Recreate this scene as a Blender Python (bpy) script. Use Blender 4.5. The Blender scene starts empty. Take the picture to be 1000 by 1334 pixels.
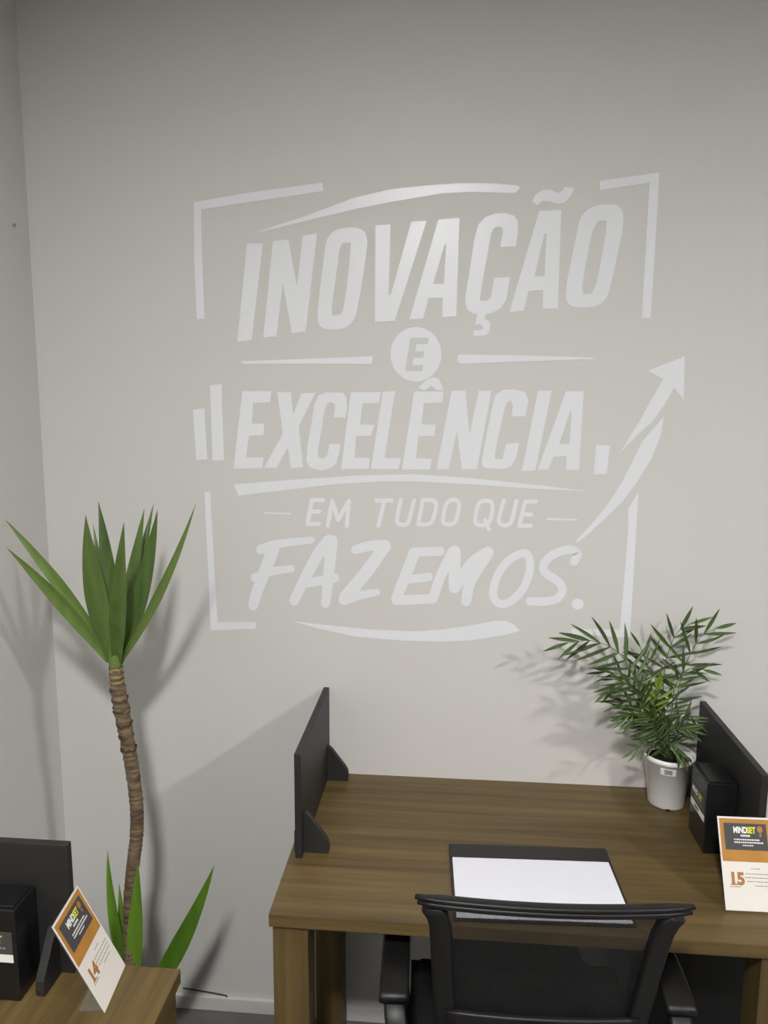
import bpy, bmesh, math, random
from mathutils import Vector, Matrix
random.seed(7)
scene = bpy.context.scene
COL = scene.collection
V = Vector

# ------------------------------------------------------------------ camera
F_PX, PITCH, YAW, ROLL, CAM_D, CAM_H = 984.5, 0.1447, 0.0860, 0.0046, 1.9324, 1.7587
fw = V((-math.sin(YAW)*math.cos(PITCH), math.cos(YAW)*math.cos(PITCH), -math.sin(PITCH)))
r0 = fw.cross(V((0, 0, 1))).normalized(); u0 = r0.cross(fw)
RT = r0*math.cos(ROLL) + u0*math.sin(ROLL)
UP = u0*math.cos(ROLL) - r0*math.sin(ROLL)
CAM = V((0, -CAM_D, CAM_H))
cd = bpy.data.cameras.new('camera'); co = bpy.data.objects.new('camera', cd); COL.objects.link(co)
cd.sensor_fit = 'VERTICAL'; cd.sensor_height = 36; cd.lens = F_PX/1334*36
cd.clip_start = .02
m3 = Matrix((RT, UP, -fw)).transposed()
co.matrix_world = Matrix.Translation(CAM) @ m3.to_4x4()
scene.camera = co

def ray(x, y): return fw + RT*((x-500)/F_PX) - UP*((y-667)/F_PX)
def on(x, y, ax, val):
    d = ray(x, y); t = (val-CAM[ax])/d[ax]; return CAM + d*t
def wallp(x, y): return on(x, y, 1, 0.0)

# ------------------------------------------------------------------ world, exposure, lights
w = bpy.data.worlds.new('world'); scene.world = w; w.use_nodes = True
w.node_tree.nodes['Background'].inputs[0].default_value = (1, .97, .92, 1)
w.node_tree.nodes['Background'].inputs[1].default_value = 0.0
vs = scene.view_settings
vs.view_transform = 'Standard'; vs.look = 'None'; vs.gamma = 1; vs.use_curve_mapping = False
vs.exposure = 0.38
CEIL = 2.88
# two ceiling lamps behind and beside the viewer; places follow from the plant and divider shadows and the sheen on the lettering
LAMPS = [('left', -.12, -2.40, 520.0), ('right', 2.3, -2.50, 520.0)]   # side, x, y, emission

# ------------------------------------------------------------------ materials
def lin(c):
    return tuple(((v/255)/12.92 if v/255 <= .04045 else ((v/255+.055)/1.055)**2.4) for v in c)
def mat(name, rgb, rough=.5, spec=.5, bump=0, bscale=60, var=0, vscale=4, metal=0, trans=0):
    m = bpy.data.materials.new(name); m.use_nodes = True
    nt = m.node_tree; b = nt.nodes['Principled BSDF']
    c = lin(rgb)
    b.inputs['Base Color'].default_value = (*c, 1)
    b.inputs['Roughness'].default_value = rough
    b.inputs['Specular IOR Level'].default_value = spec
    b.inputs['Metallic'].default_value = metal
    if trans: b.inputs['Transmission Weight'].default_value = trans
    tc = nt.nodes.new('ShaderNodeTexCoord')
    if var:
        n = nt.nodes.new('ShaderNodeTexNoise'); n.inputs['Scale'].default_value = vscale; n.inputs['Detail'].default_value = 4
        nt.links.new(tc.outputs['Object'], n.inputs['Vector'])
        r = nt.nodes.new('ShaderNodeValToRGB')
        r.color_ramp.elements[0].position = .3; r.color_ramp.elements[1].position = .7
        r.color_ramp.elements[0].color = (*[v*(1-var) for v in c], 1)
        r.color_ramp.elements[1].color = (*[min(1, v*(1+var)) for v in c], 1)
        nt.links.new(n.outputs['Fac'], r.inputs[0]); nt.links.new(r.outputs[0], b.inputs['Base Color'])
    if bump:
        n = nt.nodes.new('ShaderNodeTexNoise'); n.inputs['Scale'].default_value = bscale; n.inputs['Detail'].default_value = 3
        nt.links.new(tc.outputs['Object'], n.inputs['Vector'])
        bp = nt.nodes.new('ShaderNodeBump'); bp.inputs['Strength'].default_value = bump; bp.inputs['Distance'].default_value = .002
        nt.links.new(n.outputs['Fac'], bp.inputs['Height']); nt.links.new(bp.outputs[0], b.inputs['Normal'])
    return m

def wood_mat(name, stretch):
    m = bpy.data.materials.new(name); m.use_nodes = True
    nt = m.node_tree; b = nt.nodes['Principled BSDF']
    tc = nt.nodes.new('ShaderNodeTexCoord'); mp = nt.nodes.new('ShaderNodeMapping')
    mp.inputs['Scale'].default_value = stretch
    nt.links.new(tc.outputs['Object'], mp.inputs[0])
    n1 = nt.nodes.new('ShaderNodeTexNoise'); n1.inputs['Scale'].default_value = 1.0; n1.inputs['Detail'].default_value = 6; n1.inputs['Roughness'].default_value = .62
    n1.inputs['Distortion'].default_value = .35
    nt.links.new(mp.outputs[0], n1.inputs['Vector'])
    r = nt.nodes.new('ShaderNodeValToRGB'); cr = r.color_ramp
    cr.elements[0].position = .28; cr.elements[0].color = (*lin((74, 60, 35)), 1)
    cr.elements[1].position = .74; cr.elements[1].color = (*lin((116, 97, 59)), 1)
    e = cr.elements.new(.45); e.color = (*lin((91, 75, 44)), 1)
    e = cr.elements.new(.56); e.color = (*lin((100, 82, 48)), 1)
    nt.links.new(n1.outputs['Fac'], r.inputs[0])
    nt.links.new(r.outputs[0], b.inputs['Base Color'])
    b.inputs['Roughness'].default_value = .42; b.inputs['Specular IOR Level'].default_value = .4
    bp = nt.nodes.new('ShaderNodeBump'); bp.inputs['Strength'].default_value = .08; bp.inputs['Distance'].default_value = .001
    nt.links.new(n1.outputs['Fac'], bp.inputs['Height']); nt.links.new(bp.outputs[0], b.inputs['Normal'])
    return m

def leaf_mat(name, rgb, rgb2, rough=.38):
    m = bpy.data.materials.new(name); m.use_nodes = True
    nt = m.node_tree; b = nt.nodes['Principled BSDF']
    tc = nt.nodes.new('ShaderNodeTexCoord'); n = nt.nodes.new('ShaderNodeTexNoise')
    mp = nt.nodes.new('ShaderNodeMapping'); mp.inputs['Scale'].default_value = (60, 60, 6)
    nt.links.new(tc.outputs['Object'], mp.inputs[0]); nt.links.new(mp.outputs[0], n.inputs['Vector'])
    n.inputs['Scale'].default_value = 1; n.inputs['Detail'].default_value = 3
    oi = nt.nodes.new('ShaderNodeObjectInfo')
    ad = nt.nodes.new('ShaderNodeMath'); ad.operation = 'MULTIPLY_ADD'; ad.inputs[1].default_value = .5; 
    nt.links.new(oi.outputs['Random'], ad.inputs[0])
    ml = nt.nodes.new('ShaderNodeMath'); ml.operation = 'MULTIPLY'; ml.inputs[1].default_value = .55
    nt.links.new(n.outputs['Fac'], ml.inputs[0]); nt.links.new(ml.outputs[0], ad.inputs[2])
    r = nt.nodes.new('ShaderNodeValToRGB')
    r.color_ramp.elements[0].position = .15; r.color_ramp.elements[0].color = (*lin(rgb), 1)
    r.color_ramp.elements[1].position = .85; r.color_ramp.elements[1].color = (*lin(rgb2), 1)
    nt.links.new(ad.outputs[0], r.inputs[0]); nt.links.new(r.outputs[0], b.inputs['Base Color'])
    b.inputs['Roughness'].default_value = rough
    tr = nt.nodes.new('ShaderNodeBsdfTranslucent'); nt.links.new(r.outputs[0], tr.inputs[0])
    mx = nt.nodes.new('ShaderNodeMixShader'); mx.inputs[0].default_value = .18
    nt.links.new(b.outputs[0], mx.inputs[1]); nt.links.new(tr.outputs[0], mx.inputs[2])
    nt.links.new(mx.outputs[0], nt.nodes['Material Output'].inputs[0])
    return m

def trunk_mat():
    m = bpy.data.materials.new('yucca_bark'); m.use_nodes = True
    nt = m.node_tree; b = nt.nodes['Principled BSDF']
    tc = nt.nodes.new('ShaderNodeTexCoord'); mp = nt.nodes.new('ShaderNodeMapping'); mp.inputs['Scale'].default_value = (30, 30, 160)
    n = nt.nodes.new('ShaderNodeTexNoise'); n.inputs['Scale'].default_value = 1; n.inputs['Detail'].default_value = 5
    nt.links.new(tc.outputs['Object'], mp.inputs[0]); nt.links.new(mp.outputs[0], n.inputs['Vector'])
    r = nt.nodes.new('ShaderNodeValToRGB'); cr = r.color_ramp
    cr.elements[0].position = .3; cr.elements[0].color = (*lin((74, 62, 49)), 1)
    cr.elements[1].position = .72; cr.elements[1].color = (*lin((142, 121, 92)), 1)
    nt.links.new(n.outputs['Fac'], r.inputs[0]); nt.links.new(r.outputs[0], b.inputs['Base Color'])
    b.inputs['Roughness'].default_value = .85
    bp = nt.nodes.new('ShaderNodeBump'); bp.inputs['Strength'].default_value = .6; bp.inputs['Distance'].default_value = .004
    nt.links.new(n.outputs['Fac'], bp.inputs['Height']); nt.links.new(bp.outputs[0], b.inputs['Normal'])
    return m

def mesh_fabric():
    # woven black net: threads opaque, holes clear
    m = bpy.data.materials.new('chair_net'); m.use_nodes = True
    nt = m.node_tree; b = nt.nodes['Principled BSDF']
    b.inputs['Base Color'].default_value = (*lin((26, 25, 25)), 1); b.inputs['Roughness'].default_value = .7
    uv = nt.nodes.new('ShaderNodeUVMap')
    sep = nt.nodes.new('ShaderNodeSeparateXYZ'); nt.links.new(uv.outputs[0], sep.inputs[0])
    def fr(sock, k, ph):
        a = nt.nodes.new('ShaderNodeMath'); a.operation = 'MULTIPLY_ADD'; a.inputs[1].default_value = k; a.inputs[2].default_value = ph
        nt.links.new(sock, a.inputs[0])
        f = nt.nodes.new('ShaderNodeMath'); f.operation = 'FRACT'; nt.links.new(a.outputs[0], f.inputs[0])
        s = nt.nodes.new('ShaderNodeMath'); s.operation = 'SUBTRACT'; s.inputs[1].default_value = .5; nt.links.new(f.outputs[0], s.inputs[0])
        q = nt.nodes.new('ShaderNodeMath'); q.operation = 'MULTIPLY'; nt.links.new(s.outputs[0], q.inputs[0]); nt.links.new(s.outputs[0], q.inputs[1])
        return q.outputs[0]
    def dots(ph):
        ad = nt.nodes.new('ShaderNodeMath'); ad.operation = 'ADD'
        nt.links.new(fr(sep.outputs[0], 260, ph), ad.inputs[0]); nt.links.new(fr(sep.outputs[1], 260, ph), ad.inputs[1])
        lt = nt.nodes.new('ShaderNodeMath'); lt.operation = 'LESS_THAN'; lt.inputs[1].default_value = .050
        nt.links.new(ad.outputs[0], lt.inputs[0]); return lt.outputs[0]
    mxm = nt.nodes.new('ShaderNodeMath'); mxm.operation = 'MAXIMUM'
    nt.links.new(dots(0.0), mxm.inputs[0]); nt.links.new(dots(0.5), mxm.inputs[1])
    tr = nt.nodes.new('ShaderNodeBsdfTransparent')
    mx = nt.nodes.new('ShaderNodeMixShader'); nt.links.new(mxm.outputs[0], mx.inputs[0])
    nt.links.new(b.outputs[0], mx.inputs[1]); nt.links.new(tr.outputs[0], mx.inputs[2])
    nt.links.new(mx.outputs[0], nt.nodes['Material Output'].inputs[0])
    return m

def clear_mat():
    m = bpy.data.materials.new('clear_acrylic'); m.use_nodes = True
    nt = m.node_tree; b = nt.nodes['Principled BSDF']
    b.inputs['Base Color'].default_value = (.7, .72, .72, 1); b.inputs['Roughness'].default_value = .12
    tr = nt.nodes.new('ShaderNodeBsdfTransparent'); tr.inputs[0].default_value = (.96, .97, .97, 1)
    mx = nt.nodes.new('ShaderNodeMixShader'); mx.inputs[0].default_value = .94
    nt.links.new(b.outputs[0], mx.inputs[1]); nt.links.new(tr.outputs[0], mx.inputs[2])
    nt.links.new(mx.outputs[0], nt.nodes['Material Output'].inputs[0])
    return m

def emit(name, rgb, s):
    m = bpy.data.materials.new(name); m.use_nodes = True
    b = m.node_tree.nodes['Principled BSDF']
    b.inputs['Base Color'].default_value = (.8, .8, .8, 1)
    b.inputs['Emission Color'].default_value = (*rgb, 1); b.inputs['Emission Strength'].default_value = s
    return m

M = dict(
    wall=mat('wall_paint', (211, 209, 205), .55, .35, bump=.06, bscale=220, var=.012, vscale=1.5),
    ceil=mat('ceiling_paint', (225, 224, 220), .8, .2, var=.01),
    floor=mat('floor_vinyl', (98, 97, 95), .5, .4, bump=.1, bscale=90, var=.08, vscale=18),
    base=mat('baseboard_paint', (205, 203, 198), .45, .4, var=.02),
    vinyl=mat('wall_vinyl', (232, 234, 237), .33, .5, var=.008),
    wood_x=wood_mat('walnut_laminate_lengthwise', (1.6, 42, 42)),
    wood_z=wood_mat('walnut_laminate_upright', (34, 34, 1.6)),
    black=mat('black_panel_laminate', (41, 40, 39), .5, .4, bump=.1, bscale=400, var=.05, vscale=40),
    plastic=mat('black_plastic', (21, 20, 20), .45, .4, bump=.05, bscale=300, var=.04, vscale=30),
    box=mat('black_acrylic', (26, 26, 27), .25, .5, var=.05, vscale=10),
    net=mesh_fabric(),
    seatfab=mat('black_seat_fabric', (24, 24, 24), .9, .2, bump=.4, bscale=500, var=.1, vscale=80),
    steel=mat('brushed_steel', (150, 150, 150), .3, .5, metal=1, var=.03),
    leather=mat('black_leatherette', (40, 38, 37), .5, .4, bump=.15, bscale=350, var=.05, vscale=30),
    paper=mat('white_paper', (228, 228, 236), .7, .2, var=.006),
    card=mat('card_white', (226, 220, 212), .5, .3, var=.01),
    orange=mat('card_orange', (180, 128, 58), .45, .35, var=.12, vscale=20),
    slate=mat('card_slate', (72, 72, 72), .5, .3, var=.03),
    ink_w=mat('print_white', (235, 235, 230), .5, .3, var=.01),
    ink_y=mat('print_yellow', (226, 222, 60), .5, .3, var=.02),
    ink_b=mat('print_brown', (170, 118, 70), .5, .3, var=.05),
    ink_g=mat('print_grey', (150, 144, 138), .5, .3, var=.03),
    ink_k=mat('print_black', (30, 30, 30), .5, .3, var=.03),
    acrylic=clear_mat(),
    potw=mat('pot_white_plastic', (246, 246, 245), .4, .4, var=.015),
    potk=mat('pot_black_plastic', (38, 37, 36), .5, .4, var=.05),
    soil=mat('potting_soil', (46, 36, 28), .95, .1, bump=1, bscale=120, var=.4, vscale=90),
    palm=leaf_mat('palm_green', (44, 66, 32), (98, 124, 64)),
    palm_y=leaf_mat('palm_young_green', (98, 132, 36), (140, 168, 62)),
    palm_stem=mat('palm_stem_green', (84, 104, 58), .5, .3, var=.1, vscale=40),
    yucca=leaf_mat('yucca_green', (62, 88, 40), (114, 138, 70)),
    yucca_low=leaf_mat('yucca_sucker_green', (78, 120, 30), (120, 160, 52)),
    bark=trunk_mat(),
    fibre=mat('dry_leaf_base', (182, 164, 104), .8, .2, var=.2, vscale=60),
    dark_tip=mat('dry_fibre', (92, 82, 62), .85, .2, var=.1, vscale=60),
    nail=mat('dull_nail', (160, 156, 148), .5, .5, var=.05),
    cable=mat('cable_black', (34, 33, 32), .5, .3, var=.05),
    frame=mat('lamp_frame_white', (230, 230, 228), .4, .4, var=.01),
)

# ------------------------------------------------------------------ helpers
def link(name, me, m, parent=None, smooth=False):
    o = bpy.data.objects.new(name, me); COL.objects.link(o)
    if m is not None and not me.materials: me.materials.append(m)
    if parent is not None: o.parent = parent
    if smooth:
        for p in me.polygons: p.use_smooth = True
    return o
def from_bm(name, bm, m, parent=None, smooth=False):
    bmesh.ops.recalc_face_normals(bm, faces=bm.faces)
    me = bpy.data.meshes.new(name); bm.to_mesh(me); bm.free()
    return link(name, me, m, parent, smooth)
def tag(o, label=None, cat=None, group=None, kind=None):
    if label: o['label'] = label
    if cat: o['category'] = cat
    if group: o['group'] = group
    if kind: o['kind'] = kind
    return o
def empty(name, loc, rz=0, label=None, cat=None, group=None):
    o = bpy.data.objects.new(name, None); COL.objects.link(o)
    o.location = loc; o.rotation_euler = (0, 0, rz); o.empty_display_size = .05
    return tag(o, label, cat, group)
def add_box(bm, lo, hi, bev=0):
    x0, y0, z0 = lo; x1, y1, z1 = hi
    vs = [bm.verts.new(c) for c in ((x0,y0,z0),(x1,y0,z0),(x1,y1,z0),(x0,y1,z0),(x0,y0,z1),(x1,y0,z1),(x1,y1,z1),(x0,y1,z1))]
    fs = [bm.faces.new([vs[i] for i in f]) for f in ((0,3,2,1),(4,5,6,7),(0,1,5,4),(1,2,6,5),(2,3,7,6),(3,0,4,7))]
    if bev:
        es = list({e for f in fs for e in f.edges})
        bmesh.ops.bevel(bm, geom=es, offset=bev, segments=2, affect='EDGES', profile=.5)
def box(name, lo, hi, m, parent=None, bev=0):
    bm = bmesh.new(); add_box(bm, lo, hi, bev); return from_bm(name, bm, m, parent)
def add_prism(bm, pts, vec):
    a = [bm.verts.new(p) for p in pts]; b = [bm.verts.new(V(p)+V(vec)) for p in pts]
    n = len(pts); bm.faces.new(a[::-1]); bm.faces.new(b)
    for i in range(n): bm.faces.new((a[i], a[(i+1) % n], b[(i+1) % n], b[i]))
def add_lathe(bm, prof, seg=32, c=(0, 0)):
    rings = []
    for r, z in prof:
        rings.append([bm.verts.new((c[0]+r*math.cos(2*math.pi*i/seg), c[1]+r*math.sin(2*math.pi*i/seg), z)) for i in range(seg)])
    for a, b in zip(rings, rings[1:]):
        for i in range(seg): bm.faces.new((a[i], a[(i+1) % seg], b[(i+1) % seg], b[i]))
    return rings
def catmull(pts, n):
    out = []; P = [V(p) for p in pts]; P = [P[0]*2-P[1]] + P + [P[-1]*2-P[-2]]
    for i in range(1, len(P)-2):
        for k in range(n):
            t = k/n; a, b, c, d = P[i-1], P[i], P[i+1], P[i+2]
            out.append(.5*((2*b)+(c-a)*t+(2*a-5*b+4*c-d)*t*t+(3*b-a-3*c+d)*t**3))
    out.append(P[-2]); return out
def add_sweep(bm, path, section, hint, scale=None, cap=True, closed=False):
    """section: list of (a,b) along (side,normal); side = hint made perpendicular to the path"""
    path = [V(p) for p in path]; n = len(path); rings = []
    for i, p in enumerate(path):
        if closed: t = path[(i+1) % n]-path[i-1]
        else: t = path[min(i+1, n-1)]-path[max(i-1, 0)]
        t.normalize(); h = V(hint); s = (h - t*h.dot(t)).normalized(); nn = t.cross(s)
        k = 1 if scale is None else scale[i]
        kk = k if isinstance(k, tuple) else (k, k)
        rings.append([bm.verts.new(p + s*a*kk[0] + nn*b*kk[1]) for a, b in section])
    m = len(section)
    for j in range(n if closed else n-1):
        A, B = rings[j], rings[(j+1) % n]
        for i in range(m): bm.faces.new((A[i], A[(i+1) % m], B[(i+1) % m], B[i]))
    if cap and not closed: bm.faces.new(rings[0][::-1]); bm.faces.new(rings[-1])
def circ(r, n=8): return [(r*math.cos(2*math.pi*i/n), r*math.sin(2*math.pi*i/n)) for i in range(n)]
def rrect(a, b, c):
    o = []
    for sx, sy, st in ((1, 1, 0), (-1, 1, 90), (-1, -1, 180), (1, -1, 270)):
        for k in range(3):
            t = math.radians(st + 45*k); o.append((sx*(a-c)+c*math.cos(t), sy*(b-c)+c*math.sin(t)))
    return o
DG = None
def curve_mesh(polys, ext):
    """filled flat outline with holes; polys in curve XY; extruded +-ext in Z"""
    cu = bpy.data.curves.new('tmp', 'CURVE'); cu.dimensions = '2D'; cu.fill_mode = 'BOTH'; cu.extrude = ext
    for pl in polys:
        s = cu.splines.new('POLY'); s.points.add(len(pl)-1)
        for q, (x, y) in zip(s.points, pl): q.co = (x, y, 0, 1)
        s.use_cyclic_u = True
    o = bpy.data.objects.new('tmp', cu); COL.objects.link(o)
    bpy.context.view_layer.update()
    me = bpy.data.meshes.new_from_object(o.evaluated_get(bpy.context.evaluated_depsgraph_get()))
    bpy.data.objects.remove(o); bpy.data.curves.remove(cu); me.materials.clear(); return me
def text_mesh(txt, size, ext=.0002, shear=0, offset=0, sx=1, align='LEFT'):
    cu = bpy.data.curves.new('tmp', 'FONT'); cu.body = txt; cu.size = size; cu.extrude = ext; cu.shear = shear; cu.offset = offset; cu.align_x = align
    o = bpy.data.objects.new('tmp', cu); COL.objects.link(o)
    bpy.context.view_layer.update()
    me = bpy.data.meshes.new_from_object(o.evaluated_get(bpy.context.evaluated_depsgraph_get()))
    bpy.data.objects.remove(o); bpy.data.curves.remove(cu); me.materials.clear()
    if sx != 1: me.transform(Matrix.Diagonal((sx, 1, 1, 1)))
    return me

# ------------------------------------------------------------------ room shell
XL, XR, YF = -1.082, 5.2, -7.6
T_ = .1
tag(box('wall_back', (XL-T_, 0, 0), (XR+T_, T_, CEIL), M['wall']), 'plain warm grey painted wall behind the desk', kind='structure')
tag(box('wall_left', (XL-T_, YF, 0), (XL, 0, CEIL), M['wall']), 'warm grey side wall beside the tall yucca', kind='structure')
tag(box('wall_right', (XR, YF, 0), (XR+T_, 0, CEIL), M['wall']), 'warm grey far side wall of the office', kind='structure')
tag(box('wall_front', (XL-T_, YF-T_, 0), (XR+T_, YF, CEIL), M['wall']), 'warm grey wall across the office', kind='structure')
tag(box('floor', (XL-T_, YF-T_, -T_), (XR+T_, T_, 0), M['floor']), 'dark grey floor', kind='structure')
tag(box('ceiling', (XL-T_, YF-T_, CEIL), (XR+T_, T_, CEIL+T_), M['ceil']), 'white office ceiling', kind='structure')
tag(box('baseboard_back', (XL, -.012, 0), (XR, 0, .042), M['base'], bev=.002), 'low pale baseboard under the grey wall', kind='structure')
tag(box('baseboard_left', (XL, YF, 0), (XL+.012, -.012, .042), M['base'], bev=.002), 'low pale baseboard along the side wall', kind='structure')

for side, lx, ly, ls in LAMPS:
    t = empty('ceiling_light_'+side+'_offscreen', (lx, ly, CEIL), 0, 'square flush white ceiling panel light', 'light', 'ceiling panel lights')
    bm = bmesh.new(); h = .11
    for a, b in (((-h, -h, -.012), (h, -h+.012, 0)), ((-h, h-.012, -.012), (h, h, 0)), ((-h, -h+.012, -.012), (-h+.012, h-.012, 0)), ((h-.012, -h+.012, -.012), (h, h-.012, 0))):
        add_box(bm, a, b)
    from_bm('frame', bm, M['frame'], t)
    box('diffuser_'+side+'_offscreen', (-h+.012, -h+.012, -.006), (h-.012, h-.012, -.001), emit('lamp_glow', (1, .99, .98), ls), t)

# ------------------------------------------------------------------ wall lettering
WL = empty('wall_lettering', tuple(wallp(555, 830)), 0, 'white vinyl wall slogan INOVAÇÃO E EXCELÊNCIA EM TUDO QUE FAZEMOS with arrow', 'wall decal')
W0 = WL.location.copy()
def wl(pts, org=(0, 0), s=1.0):
    out = []
    for x, y in pts:
        q = wallp(org[0]+x/s, org[1]+y/s); out.append((q.x-W0.x, q.z-W0.z))
    return out
def smooth_poly(pts, n=4):
    P = [V((x, y, 0)) for x, y in pts]; N = len(P); out = []
    for i in range(N):
        a, b, c, d = P[i-1], P[i], P[(i+1) % N], P[(i+2) % N]
        for k in range(n):
            t = k/n; q = .5*((2*b)+(c-a)*t+(2*a-5*b+4*c-d)*t*t+(3*b-a-3*c+d)*t**3); out.append((q.x, q.y))
    return out
STAND = Matrix(((1, 0, 0, 0), (0, 0, -1, 0), (0, 1, 0, 0), (0, 0, 0, 1)))      # curve XY -> wall XZ, front = -Y
layer = [0]
def decal(name, polys, org=(0, 0), s=1.0, smooth=False, label=None):
    pl = [wl(smooth_poly(p) if smooth else p, org, s) for p in polys]
    me = curve_mesh(pl, .0003); layer[0] = (layer[0]+1) % 7
    me.transform(Matrix.Translation((0, -.0004-.00012*layer[0], 0)) @ STAND)
    o = link(name, me, M['vinyl'], WL)
    if label: o['label'] = label
    return o
def strokes(name, lines, org, s, label=None):
    """brush strokes: (points, width) with round ends and joints"""
    bm = bmesh.new(); k = 0
    for pts, wd in lines:
        P = [V((x, y, 0)) for x, y in pts]
        closed = len(P) > 3 and (P[0]-P[-1]).length < 1
        if closed:
            Q = smooth_poly([(p.x, p.y) for p in P[:-1]], 5); P = [V((x, y, 0)) for x, y in Q+Q[:1]]
        elif len(P) > 2: P = catmull(P, 5)
        ws = wd if isinstance(wd, tuple) else (wd, wd)
        n = len(P); L = []; R = []
        for i, p in enumerate(P):
            t = ((P[1]-P[-2]) if closed and i in (0, n-1) else (P[min(i+1, n-1)]-P[max(i-1, 0)])).normalized(); q = V((-t.y, t.x, 0)); h = (ws[0]+(ws[1]-ws[0])*i/(n-1))/2
            L.append(p+q*h); R.append(p-q*h)
            if i == 0: t0, h0 = t.copy(), h
            t1, h1 = t, h
        def capp(c, t, h):
            a0 = math.atan2(t.y, t.x)
            return [c+V((math.cos(a0+a), math.sin(a0+a), 0))*h for a in [math.pi/2*(-1+2*j/6) for j in range(7)]]
        # quads along, fans at ends: robust on curves that cross themselves
        yy = -.0008-.00004*k; k += 1
        def vv(p):
            q = wl([(p.x, p.y)], org, s)[0]; return bm.verts.new((q[0], yy, q[1]))
        lv = [vv(p) for p in L]; rv = [vv(p) for p in R]
        for i in range(n-1): bm.faces.new((lv[i], lv[i+1], rv[i+1], rv[i]))
        if closed: continue
        yy -= .00002
        ce = [vv(p) for p in capp(P[-1], t1, h1)]; bm.faces.new(ce)
        yy -= .00001
        cs = [vv(p) for p in capp(P[0], -t0, h0)]; bm.faces.new(cs)
    for f in bm.faces:
        f.normal_update()
        if f.normal.y > 0: f.normal_flip()
    g = bmesh.ops.extrude_face_region(bm, geom=bm.faces[:])
    for v in [e for e in g['geom'] if isinstance(e, bmesh.types.BMVert)]: v.co.y = -.0001
    me = bpy.data.meshes.new(name); bm.to_mesh(me); bm.free()
    o = link(name, me, M['vinyl'], WL)
    if label: o['label'] = label
    return o
A_ = ((300, 260), 5.5556); B_ = ((470, 260), 5.5556); C_ = ((640, 230), 5.0)
D_ = ((290, 490), 6.25); E_ = ((440, 420), 6.25); F_ = ((580, 490), 5.0); G_ = ((740, 440), 4.765)
H_ = ((390, 640), 6.25); I_ = ((540, 640), 6.25); J_ = ((310, 690), 5.0); K_ = ((490, 690), 6.667); L_ = ((600, 690), 5.5556)
# INOVACAO
decal('letter', [[(120,318),(235,318),(155,1018),(50,1028)]], *A_)
decal('letter', [[(308,300),(420,290),(482,630),(522,262),(628,244),(545,958),(445,968),(380,605),(335,990),(238,998)]], *A_)
decal('letter', [smooth_poly([(690,330),(715,262),(765,220),(840,204),(920,206),(970,235),(990,290),(985,370),(960,560),(920,790),(895,870),(850,920),(780,940),(690,940),(645,910),(630,860),(640,720),(665,510)],3),
                 [(808,318),(870,312),(862,440),(838,660),(815,800),(790,835),(735,838),(735,770),(765,560),(790,370)]], *A_)
decal('letter', [[(105,187),(213,180),(208,440),(200,690),(215,690),(365,160),(475,155),(245,880),(100,888)]], *B_)
decal('letter', [[(560,145),(712,133),(690,845),(587,852),(590,712),(490,712),(450,862),(350,868)],[(607,320),(616,320),(600,610),(522,610)]], *B_)
decal('letter', [[(672,321),(651,322),(655,303),(654,297),(649,295),(643,297),(639.2,305),(634.7,332),(628.4,366),(625,389),(626,392),(635,391.5),(639,387),(643.5,362),(664,361),(659.5,390),(652,402),(640,408),(626.6,410),(614,408.5),(607.5,403),(605.5,393),(605.9,386),(611.3,353.6),(617.6,312),(623,292.4),(632,283),(644,278.5),(658,277.5),(669,281),(674,288),(674.5,300)]])
decal('cedilla', [[(840,828),(905,830),(895,862),(928,880),(937,910),(932,950),(908,978),(850,987),(812,985),(815,945),(860,947),(882,935),(880,912),(860,903),(825,905)]], *B_)
decal('letter', [[(310,225),(455,218),(432,858),(332,862),(335,740),(240,745),(210,875),(115,885)],[(345,370),(358,370),(345,650),(280,650)]], *C_)
decal('tilde', [[(262,165),(285,120),(330,88),(390,88),(430,108),(460,95),(475,68),(540,75),(515,130),(475,170),(430,178),(370,160),(330,160),(300,188)]], *C_)
decal('letter', [smooth_poly([(560,340),(580,270),(620,220),(690,188),(800,183),(845,215),(858,270),(845,390),(800,600),(770,730),(740,800),(690,840),(620,852),(540,850),(495,820),(483,770),(495,660),(530,490)],3),
                 [(690,290),(745,285),(745,350),(710,560),(680,700),(650,765),(595,768),(590,720),(615,560),(655,360)]], *C_)
# disc with an E cut out
ring = [(635+208*math.cos(2*math.pi*i/40), 260+222*math.sin(2*math.pi*i/40)) for i in range(40)]
decal('disc', [ring, [(590,125),(740,125),(730,178),(640,178),(630,236),(702,236),(695,287),(615,287),(605,348),(692,348),(685,397),(548,397)]], *E_, label='white disc with a cut-out letter E')
decal('divider_line', [[(314,470.5),(400,467.5),(486,464),(484,474.5),(400,474),(316,474)]])
decal('divider_line', [[(595.5,463),(600,461.8),(680.6,463),(775,466),(775,468),(680.6,471),(600,474),(596,472)]])
# EXCELENCIA
decal('letter', [[(160,122),(395,122),(388,212),(248,218),(238,385),(338,388),(332,478),(215,485),(190,660),(332,662),(322,750),(88,752)]], *D_)
decal('letter', [[(445,130),(555,130),(575,310),(640,140),(755,135),(620,410),(655,740),(555,750),(530,580),(440,745),(335,748),(490,470)]], *D_)
decal('letter', [[(905,335),(1000,340),(1012,250),(1008,170),(980,135),(840,132),(780,160),(745,230),(725,370),(690,560),(680,690),(710,745),(800,768),(880,750),(925,710),(945,640),(962,550),(870,552),(850,650),(820,672),(780,665),(775,600),(800,460),(825,300),(850,225),(880,210),(915,230)]], *D_)
decal('letter', [[(105,568),(350,568),(335,655),(200,662),(180,830),(295,835),(270,922),(150,925),(135,1100),(262,1105),(252,1195),(26,1195)]], *E_)
decal('letter', [[(365,566),(468,556),(380,1105),(512,1105),(495,1195),(268,1195)]], *E_)
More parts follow.
